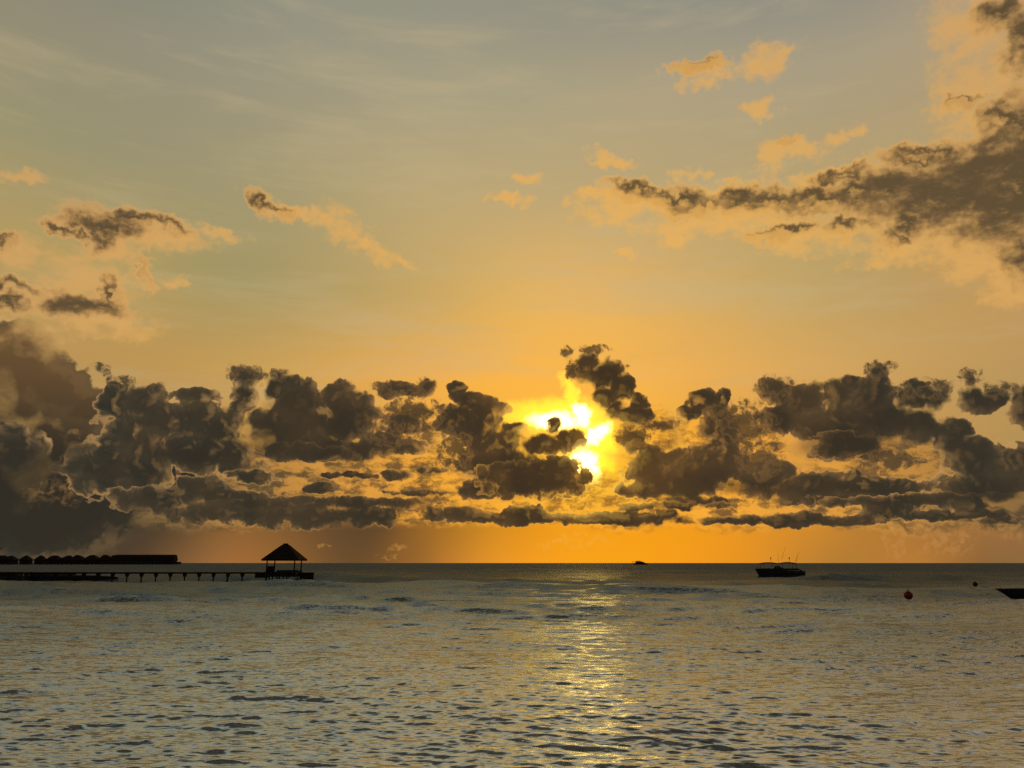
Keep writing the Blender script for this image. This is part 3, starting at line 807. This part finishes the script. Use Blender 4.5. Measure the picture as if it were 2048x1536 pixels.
# boat cut by the right edge of the frame
PR = on_sea(2030, 1199.5); at = upright(PR.y)
xb = at(1991.5, 1178.5)[0]; Lr = 7.0
rb = thing('motor_boat', 'grey decked motor boat with a sharp raked bow near the red buoy', 'boat', (xb + Lr / 2, PR.y, 0))
zb = at(2000, 1178.2)[1]
h, _ = hull(rb, Lr, 2.2, zb, zb + 0.02, 0.3, 1.55, 'dark_hull', 0.85, 1.2)
mb = MB(); rings = []
for i in range(9):
    f = i / 8; x = -Lr / 2 + 0.35 + 3.2 * f; w_ = 0.95 * min(1, f * 1.5 + .05) ** .7
    rings.append([(x, -w_, zb + 0.0), (x, -w_ * .6, zb + 0.16 * f ** .5 + .01), (x, w_ * .6, zb + 0.16 * f ** .5 + .01), (x, w_, zb + 0.0)])
mb.loft(rings); mb.build('foredeck', 'grey_hull', rb)
mb = MB(); mb.loft([[(-0.1, -.8, zb + .15), (2.6, -.85, zb + .05), (2.6, .85, zb + .05), (-0.1, .8, zb + .15)], [(0.5, -.65, zb + .62), (2.4, -.7, zb + .62), (2.4, .7, zb + .62), (0.5, .65, zb + .62)]])
mb.build('windscreen', 'metal', rb)
MB().tube((-Lr / 2 + .45, 0, zb), (-Lr / 2 + .45, 0, zb + .1), .04, .05, 8).build('cleat', 'metal', rb)
om = MB(); om.box(Lr / 2, Lr / 2 + .35, -.25, .25, .3, zb + .35, .06); om.build('outboard_motor', 'rubber', rb)

# low boats and a float lying behind the jetty
YB = YJ + 7; at = upright(YB)
for (xa, xc, ytop, label, nm) in ((100, 237, 1150.5, 'long low open boat with a pointed bow moored behind the jetty piles', 'open_boat'),
                                  (133, 40, 1147.5, 'high-sided open boat moored behind the jetty between the float and the long low boat', 'open_boat')):
    xA, xC = at(xa, 1155)[0], at(xc, 1155)[0]; Lx = abs(xC - xA)
    t = thing(nm, label, 'boat', ((xA + xC) / 2, YB if xa == 100 else YB + 3.4, 0), math.pi if xC > xA else 0, 'open boats moored behind the jetty')
    if xa != 100: t.rotation_euler = (0, 0, math.pi)
    zt_ = at(150, ytop)[1]
    hull(t, Lx, 2.0, zt_ * (0.62 if xa == 100 else 1.05), zt_, 0.2, 1.1 if xa == 100 else 1.6, 'dark_hull', 0.8, 3.0)
    for fx in (-0.2, 0.05, 0.28): MB().box(Lx * fx, Lx * fx + .3, -.8, .8, zt_ - .16, zt_ + .03, .01).build('thwart', 'timber', t)
    MB().box(Lx / 2, Lx / 2 + .3, -.2, .2, .1, zt_ + .3, .05).build('outboard_motor', 'rubber', t)
xA, xC = at(-60, 1155)[0], at(49, 1155)[0]
fl = thing('mooring_float', 'broad dark floating platform tied up behind the landward end of the jetty', 'float', ((xA + xC) / 2, YB + 1.0, 0))
hw = (xC - xA) / 2; zf = at(20, 1144.0)[1]
MB().box(-hw, hw, -2, 2, -.3, .62, .05).build('pontoon', 'dark_hull', fl)
MB().box(-hw + .1, hw - .1, -1.9, 1.9, .623, .75, .01).build('deck', 'timber', fl)
mb = MB(); mb.box(-hw + .3, hw - 1.6, -1.2, 1.2, .753, zf, .04); mb.build('crate_stack', 'timber', fl)
for k in range(3): MB().ball((-hw + 1 + k * 3.2, -2.1, .3), .22, .22, .34, 14).build('fender', 'rubber', fl, True)

# vessel on the horizon
YV = 1500.0; at = upright(YV); cv = at(1280, 1126)[0]


def vx(x): return at(x, 1126)[0] - cv
def vz(y): return at(1280, y)[1]


ves = thing('excursion_boat', 'tiny two decked boat far off on the horizon under the sun', 'boat', (cv, YV, 0))
hull(ves, vx(1296) - vx(1264), 6.5, vz(1126.0), vz(1126.6), 1.0, 4.0, 'dark_hull', 0.8, 2.0)
MB().box(vx(1271), vx(1284), -2.6, 2.6, vz(1126.8), vz(1123.4), .2).build('cabin', 'dark_hull', ves)
MB().box(vx(1264.5), vx(1284.5), -2.9, 2.9, vz(1123.3), vz(1122.7), .1).build('upper_deck', 'dark_hull', ves)
MB().box(vx(1273), vx(1281), -2, 2, vz(1122.65), vz(1121.7), .1).build('wheelhouse', 'dark_hull', ves)
mb = MB(); mb.loft([[(vx(1284), -2.2, vz(1127)), (vx(1294), -2.0, vz(1127)), (vx(1294), 2, vz(1127)), (vx(1284), 2.2, vz(1127))], [(vx(1283.5), -2.2, vz(1123.6)), (vx(1285.5), -2, vz(1123.6)), (vx(1285.5), 2, vz(1123.6)), (vx(1283.5), 2.2, vz(1123.6))]]); mb.build('awning', 'canvas', ves)
for q in (1266, 1268.5): MB().tube((vx(q), 2.2, vz(1127)), (vx(q), 2.2, vz(1123.2)), .12, n=6).build('post', 'metal', ves)
MB().tube((vx(1277), 0, vz(1121.8)), (vx(1277), 0, vz(1119.6)), .09, .05, 6).build('mast', 'metal', ves)


# ---------------------------------------------------------------- buoys
def buoy(name, label, x, ywl, dia, mat, squash=1.0, sink=0.12):
    p = on_sea(x, ywl); r = dia / 2
    t = thing(name, label, 'buoy', (p.x, p.y, 0), random.uniform(0, 6), None)
    MB().ball((0, 0, r * squash - sink * dia), r, r, r * squash, 32).build('float', mat, t, True)
    top = r * 2 * squash - sink * dia
    c = MB(); c.tube((0, 0, top - .02), (0, 0, top + .06), .06, .045, 12); cc = c.build('neck', 'rubber', t)
    g = MB()
    pts = [Vector((math.cos(a_) * .05, 0, top + .09 + math.sin(a_) * .05)) for a_ in [i * math.pi / 6 for i in range(13)]]
    for u, v_ in zip(pts, pts[1:]): g.tube(u, v_, .012, n=6)
    g.build('ring', 'metal', cc)
    return t


buoy('mooring_buoy', 'big round dark red mooring buoy floating before the motor boat', 1817.5, 1198.0, 0.73, 'red', 1.0, 0.08)
buoy('mooring_buoy', 'smaller brown mooring buoy farther out than the red one', 1951, 1172.6, 0.60, 'rust', 1.08, 0.1)
buoy('net_float', 'tiny black float alone on the open water left of the sun path', 1051, 1168.0, 0.42, 'rubber', 0.75, 0.15)


# ---------------------------------------------------------------- birds
def bird(label, x, y, Y, span, roll):
    v = direction(x, y); t_ = Y / v.y
    t = thing('bird', label, 'bird', (v.x * t_, Y, HC + v.z * t_), R(20))
    s = span / 2
    mb = MB()
    body = [(-.42, .02, .0), (-.30, .07, .0), (0, .10, .0), (.25, .06, .0), (.48, .02, .02)]
    mb.loft([[(bx * s, math.cos(a_) * br * s, bz * s + math.sin(a_) * br * s) for a_ in [i * math.pi / 4 for i in range(8)]] for bx, br, bz in body])
    b = mb.build('body', 'feather', t, True)
    for sgn in (-1, 1):
        w_ = MB()
        w_.loft([[(-.12 * s, sgn * .04 * s, .04 * s), (.20 * s, sgn * .04 * s, .04 * s), (.20 * s, sgn * .04 * s, .07 * s), (-.12 * s, sgn * .04 * s, .07 * s)],
                 [(-.16 * s, sgn * .5 * s, .26 * s), (.10 * s, sgn * .5 * s, .26 * s), (.10 * s, sgn * .5 * s, .28 * s), (-.16 * s, sgn * .5 * s, .28 * s)],
                 [(.10 * s, sgn * s, .16 * s), (.16 * s, sgn * s, .16 * s), (.16 * s, sgn * s, .17 * s), (.10 * s, sgn * s, .17 * s)]])
        w_.build('wing', 'feather', t)
    t.rotation_euler = (R(roll), 0, R(60))
    return t


bird('small dark seabird gliding low above the right part of the horizon', 1862, 1026.5, 180, 0.75, 12)
bird('dark seabird with spread wings at the far edge above the villas', 1.5, 1098, 110, 0.62, -30)

# ---------------------------------------------------------------- overwater villas far off
YF = 1300.0; at = upright(YF); pf = at(101, 1126)[0] - at(100, 1126)[0]
zp = at(100, 1128.0)[1]; zb_ = at(100, 1122.4)[1]
GV = 'thatched villas over the water'


def villa(xa, xb_, ytop, apex, label, flat=0.0, name='water_villa'):
    """hipped thatched roof from xa to xb_, its top at ytop above apex, on walls and stilts"""
    c = at((xa + xb_) / 2, 1126)[0]; hw_ = (at(xb_, 1126)[0] - at(xa, 1126)[0]) / 2
    zt_ = at(apex, ytop)[1]; ze = at(apex, 1120.5)[1]
    t = thing(name, label, 'villa', (c, YF + random.uniform(-3, 3), 0), 0, GV)
    ax_ = at(apex, 1126)[0] - c; fl_ = flat * hw_; dp = min(hw_, 9.0)
    mb = MB()
    prof = ((1.0, 0.0), (0.82, 0.26), (0.52, 0.62), (0.22, 0.91), (0.05, 1.0))
    rings = [[(-hw_ * 0.98, -dp * .98, ze - .5), (hw_ * 0.98, -dp * .98, ze - .5), (hw_ * .98, dp * .98, ze - .5), (-hw_ * .98, dp * .98, ze - .5)]]
    for s, zf_ in prof:
        l = ax_ - fl_ + (-hw_ - ax_ + fl_) * s; r_ = ax_ + fl_ + (hw_ - ax_ - fl_) * s; z = ze + (zt_ - ze) * zf_
        rings.append([(l, -dp * s, z), (r_, -dp * s, z), (r_, dp * s, z), (l, dp * s, z)])
    mb.loft(rings); rf_ = mb.build('roof', 'thatch', t)
    MB().tube((ax_, 0, zt_ - .3), (ax_, 0, zt_ + .45), .35, .1, 8).build('finial', 'thatch', rf_)
    wl = MB().box(-hw_ * .86, hw_ * .86, -dp * .8, dp * .8, zp, ze - .52).build('wall', 'timber', t)
    nwin = max(2, int(hw_ / 3))
    for i in range(nwin):
        xx = -hw_ * .7 + 1.4 * hw_ * i / (nwin - 1)
        MB().box(xx - .7, xx + .7, -dp * .8 - .08, -dp * .8 - .01, zp + .7, zp + 1.9 if zp + 1.9 < ze - .6 else ze - .6).build('window', 'dark_hull', t)
    for i in range(4):
        xx = -hw_ * .8 + 1.6 * hw_ * i / 3
        for s in (-1, 1): MB().tube((xx, s * dp * .7, -1), (xx, s * dp * .7, zp), .3, n=6).build('stilt', 'timber', t)
    return t


villa(-24, 14, 1110.9, -2, 'broad thatched villa at the landward end of the villa row', .5)
villa(10, 34, 1111.3, 23, 'small thatched villa leaning against the broad one at the end of the row', .05)
villa(42, 61.5, 1110.7, 52, 'separate pointed villa nearest the landward cluster, a gap on each side', .02)
villa(70, 88.5, 1110.5, 79.5, 'separate pointed villa just before the joined roofs begin', .02)
villa(94.5, 122, 1110.8, 107, 'first villa of the joined thatched roofs, after the two pointed ones', .25)
villa(119, 146, 1110.9, 137, 'villa whose roof peak leans seaward, second of the joined roofs', .08)
villa(145, 172, 1109.9, 154, 'villa with its roof peak set toward the land, third of the joined roofs', .12)
villa(170, 198, 1110.0, 184, 'villa with a short flat ridge, fourth of the joined roofs', .22)
villa(199, 226, 1109.7, 209, 'villa pressed against the long flat roof of the hall', .15)
# long flat hall at the seaward end
c = at(286, 1126)[0]; h0 = at(220, 1126)[0] - c; h1 = at(351, 1126)[0] - c; zr_ = at(286, 1109.7)[1]; ze_ = at(286, 1121)[1]
hall = thing('long_hall', 'long flat roofed thatched hall at the seaward end of the villa row', 'hall', (c, YF, 0))
mb = MB(); mb.loft([[(h0, -9, ze_), (h1, -9, ze_), (h1, 9, ze_), (h0, 9, ze_)], [(h0 + 5, -5, zr_ - .8), (h1 - .6, -5, zr_ - .6), (h1 - .6, 5, zr_ - .6), (h0 + 5, 5, zr_ - .8)], [(h0 + 9, -1, zr_ - .1), (h1 - .9, -1, zr_), (h1 - .9, 1, zr_), (h0 + 9, 1, zr_ - .1)]])
hr = mb.build('roof', 'thatch', hall)
MB().box(h0 + 9, h1 - .9, -.5, .5, zr_ + .003, zr_ + .4, .1).build('ridge_cap', 'thatch', hr)
MB().box(h0 + 1, h1 - .8, -7.5, 7.5, zp, ze_ - .004).build('wall', 'timber', hall)
for i in range(16): MB().box(h0 + 4 + i * 5.4, h0 + 6.6 + i * 5.4, -7.6, -7.51, zp + .5, ze_ - .5).build('window', 'dark_hull', hall)
for i in range(12): MB().tube((h0 + 3 + i * 7.8, -6.5, -1), (h0 + 3 + i * 7.8, -6.5, zp), .35, n=6).build('stilt', 'timber', hall)
MB().box(h1 - .7, at(359.5, 1126)[0] - c, -6, 6, zp - .5, at(355, 1123.6)[1], .1).build('terrace', 'timber', hall)
bw = thing('boardwalk', 'low continuous boardwalk the far villas and hall stand along', 'boardwalk', (0, YF - 10.5, 0))
xa_, xb2 = at(-80, 1126)[0], at(352, 1126)[0]
MB().box(xa_, xb2, -1.2, 1.2, zp - .7, zp, .05).build('walkway', 'timber', bw)
MB().box(xa_, xb2, -1.15, -1.05, zp + .8, zp + .95).build('handrail', 'timber', bw)
for i in range(44):
    xx = xa_ + (xb2 - xa_) * (i + .5) / 44
    MB().tube((xx, 0, -1), (xx, 0, zp - .702), .3, n=6).build('pile', 'timber', bw)
